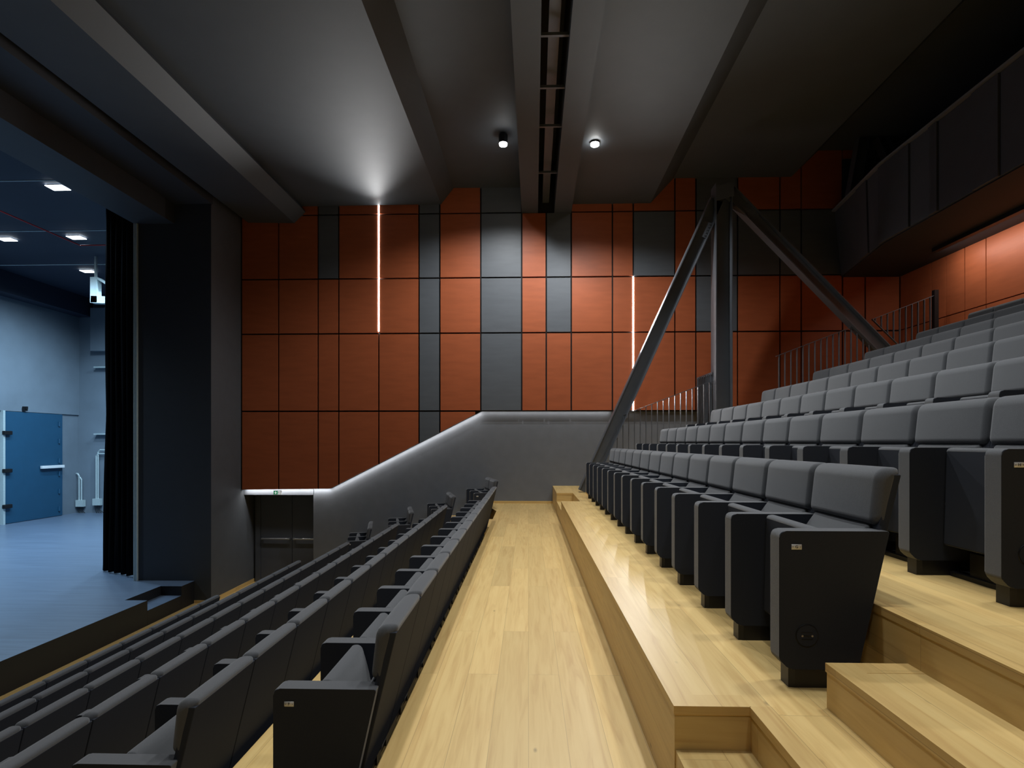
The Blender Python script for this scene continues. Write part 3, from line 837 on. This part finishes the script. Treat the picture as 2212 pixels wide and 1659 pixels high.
# thicker wall part above and around the dock door
zdd = at(0, 888, X=XBK).z
yc = at(168, 950, X=XBK).y
bm = B(); box(bm, XBK - .0, XBK + .06, YN, yc, zdd + .02, ZCS + .3); struct(link('wall_stage_back', bm, M['stage_wall']))
bm = B(); box(bm, XBK, pl + 1.3, YBK, YBK + .3, ZS - .3, ZCS + .3); struct(link('wall_stage_side', bm, M['stage_wall']))
xcol = at(205, 900, Y=YBK).x
bm = B(); box(bm, xcol, pl + 1.2, YBK - .25, YBK + .01, at(205, 760, Y=YBK).z, at(205, 668, Y=YBK).z); struct(link('wall_stage_side', bm, M['stage_wall']))
bm = B(); box(bm, XBK - .3, pl + .3, YN, YBK + .3, ZCS, ZCS + .2); struct(link('ceiling_stage', bm, M['stage_dark']))
bm = B(); box(bm, XBK, XBK + .65, YN, YBK, ZCS - .75, ZCS); struct(link('ceiling_stage', bm, M['stage_dark']))
bm = B(); box(bm, XBK - .3, XS, YN - .3, YN, -2.4, TOP); struct(link('wall_near', bm, M['pillar']))
# stage lamps
LAMPS = [(125, 405, 'square white ceiling lamp nearest the proscenium'), (15, 517, 'square white stage lamp at the left picture edge'),
         (165, 513, 'square white stage lamp below and right of the nearest one'), (190, 586, 'square white stage lamp furthest back on the stage')]
for u, v, lab in LAMPS:
    p = at(u, v, Z=ZCS - .03)
    t = thing('stage_lamp', p, lab, 'ceiling lamp', 'stage ceiling lamps')
    part('housing', lambda b: box(b, -.17, .17, -.11, .11, .0, .03), M['black'], t)
    part('diffuser', lambda b: box(b, -.20, .20, -.13, .13, -.012, 0), M['stagelamp'], t)
    light('SPOT', 'stage_lamp_and_fill', p + Vector((0, 0, -.06)), 1300, COOL, p + Vector((-.6, 0, -5)), spot_size=R(150), spot_blend=.8, shadow_soft_size=.2)
for x, y in ((-13.5, 9.5), (-15.8, 12.8), (-11.3, 17), (-12.0, 20)):  # extra spots without fixtures, added out of view to brighten the stage
    light('SPOT', 'stage_lamp_and_fill', (x, y, ZCS - .15), 1100, COOL, (x - (2.5 if y > 16 else .6), y, 0), spot_size=R(132), spot_blend=.8, shadow_soft_size=.2)
for v0_, lab in ((391, 'thin white cable on the stage ceiling nearest the proscenium'), (500, 'thin white cable on the stage ceiling in the middle'), (573, 'thin white cable on the stage ceiling furthest back')):
    a = at(5, v0_, Z=ZCS - .2); bm = B(); tube(bm, [(XBK + .7, a.y, a.z), (pl + .1, a.y, a.z)], .014, 6)
    tag(link('ceiling_cable', bm, M['galv']), lab, 'cable', 'white stage cables')
a, b, c = at(-40, 438, Z=ZCS - .35), at(173, 530, Z=ZCS - .35), at(260, 529, Z=ZCS - .35)
bm = B(); tube(bm, [a, b, c], .018, 6); tag(link('ceiling_cable', bm, M['red']), 'red cable bent across the stage ceiling', 'cable')
# dock door
q0, q1 = at(5, 1000, X=XBK).y, at(130, 1000, X=XBK).y
dd_ = thing('dock_door', (XBK, (q0 + q1) / 2, ZS), 'tall blue metal door in the stage back wall with white closer', 'door')
bm = B(); box(bm, XBK, XBK + .10, q0, q1, ZS + .01, zdd); bevel(bm, .01, 1); leaf = link('door_leaf', bm, M['blue']); place(leaf, dd_)
bm = B(); box(bm, XBK, XBK + .13, q0 - .10, q0 - .02, ZS, zdd + .03); place(link('door_frame', bm, M['galv']), dd_)
for v in (935, 1017, 1094):
    p = at(13, v, X=XBK + .12); bm = B(); box(bm, XBK + .10, XBK + .22, p.y - .14, p.y + .16, p.z - .07, p.z + .07); bevel(bm, .02, 2)
    place(link('latch', bm, M['black']), dd_)
for v in (916, 953, 995, 1023, 1061, 1099):
    p = at(128, v, X=XBK + .12); bm = B(); cyl(bm, (XBK + .12, p.y, p.z - .09), (0, 0, 1), .035, .18, 10); place(link('hinge', bm, M['blue']), dd_)
a, b = at(90, 1010, X=XBK + .2), at(138, 1008, X=XBK + .2)
bm = B(); box(bm, XBK + .14, XBK + .24, a.y, b.y, a.z - .05, a.z + .06); bevel(bm, .01, 1); box(bm, XBK + .08, XBK + .16, (a.y + b.y) / 2, b.y - .1, a.z - .03, a.z + .03)
place(link('door_closer', bm, M['white']), dd_)
p = at(53, 884, X=XBK + .1); bm = B(); box(bm, XBK + .05, XBK + .16, p.y - .07, p.y + .07, p.z - .06, p.z + .06); box(bm, XBK + .06, XBK + .22, p.y - .05, p.y + .02, p.z + .0, p.z + .1)
tag(link('wall_sensor', bm, M['black']), 'small black sensor on the stage wall above the blue door', 'sensor')
# conduits
def conduit(u0, u1, vtop, vbot, boxv, X=None, Y=None, lab='', elbow=None, n=2):
    P = (lambda u, v: at(u, v, X=X)) if X else (lambda u, v: at(u, v, Y=Y))
    c = P((u0 + u1) / 2, boxv)
    t = thing('conduit', c, lab, 'conduit', None)
    bm = B()
    for i in range(n):
        u = u0 + (u1 - u0) * (i / max(n - 1, 1))
        pts = [P(u, boxv), P(u, vtop + 5 + 8 * (1 - i if elbow and elbow > 0 else i)), P(u + (4 if elbow > 0 else -3), vtop + 8 * (1 - i if elbow > 0 else i) - 0), P(u + elbow, vtop + 8 * (1 - i if elbow > 0 else i))]
        tube(bm, pts, .028, 8)
    place(link('pipe', bm, M['galv']), t)
    bm = B(); h = .17
    if X: box(bm, X, X + .14, c.y - .3, c.y + .3, c.z - h * .6, c.z + h)
    else: box(bm, c.x - .16, c.x + .16, Y - .06, Y + .08, c.z - h * .6, c.z + h)
    place(link('junction_box', bm, M['galv']), t)
    bm = B()
    for k in range(4):
        x_ = -.1 + .06 * k
        q = Vector((c.x + (.1 if X else x_), c.y + (x_ * 2 if X else 0), c.z - .1)); tube(bm, [q, q + Vector((.03, .0, -.2)), q + Vector((.1 + .05 * k, 0, -.36))], .012, 5)
    place(link('loose_cable', bm, M['black']), t)
conduit(171, 176, 1023, 1080, 1089, Y=YBK - .12, lab='short pale conduit with junction box beside the stage corner', elbow=-6)
conduit(208, 212, 972, 1075, 1086, Y=YBK - .12, lab='tall pale conduit bending behind the black curtain', elbow=24)
for v, lab in ((794, 'upper small shelf light on the stage side wall'), (938, 'lower thin light bar on the stage side wall')):
    a, b = at(206, v, Y=YBK - .1), at(262, v, Y=YBK - .1)
    bm = B(); box(bm, a.x, b.x, YBK - .2, YBK, a.z - .02, a.z + .03); tag(link('light_bar', bm, M['galv']), lab, 'light bar')
# bracket high at the side wall
ty = 17.5
bk_ = thing('white_truss_bracket', at(220, 640, Y=ty), 'pale steel bracket hanging high beside the curtain top', 'bracket')
for (a, b) in (((207, 600), (207, 655)), ((201, 648), (250, 650)), ((214, 602), (240, 618))):
    bm = B(); bar(bm, at(*a, Y=ty), at(*b, Y=ty), .22 if a[0] != 214 else .06, .2); place(link('bracket_arm', bm, M['galv']), bk_)
bm = B(); p = at(207, 600, Y=ty); box(bm, p.x - .03, p.x + .03, ty - .03, ty + .03, p.z - .05, ZCS); place(link('hanger', bm, M['galv']), bk_)
# curtain
yc0 = 12.35
ca, cb = at(221, 1244, Y=12.5), at(291, 1250, Y=11.9)
n = 60; bm = B(); rowsv = []
NZ = 14
for k in range(NZ + 1):
    z = ZS + .03 + (6.9 - ZS) * (k / NZ); fl = 1 - .07 * min(1, k / 6); rr = []
    for i in range(n + 1):
        t_ = i / n; x = cb.x + (ca.x - cb.x) * t_ * fl; y = cb.y + (ca.y - cb.y) * t_ + .07 * math.sin(t_ * 34 + .5 * math.sin(k * .5)) + .02 * math.sin(t_ * 80)
        rr.append(bm.verts.new((x, y, z)))
    rowsv.append(rr)
for k in range(NZ):
    for i in range(n): bm.faces.new((rowsv[k][i], rowsv[k][i + 1], rowsv[k + 1][i + 1], rowsv[k + 1][i]))
cu = link('stage_curtain', bm, M['curtain'], smooth=True); sd = cu.modifiers.new('thickness', 'SOLIDIFY'); sd.thickness = .02
tag(cu, 'black pleated curtain hanging at the side of the stage mouth', 'curtain')
bm = B(); gx = at(290.5, 900, Y=11.60).x; gx2 = at(295, 900, Y=11.60).x
for g in (gx, gx2): box(bm, g - .015, g + .015, 11.585, 11.63, ZS, h1.z)
tag(link('guide_rail', bm, M['galv']), 'pale twin vertical guide rail on the edge of the stage mouth', 'rail')
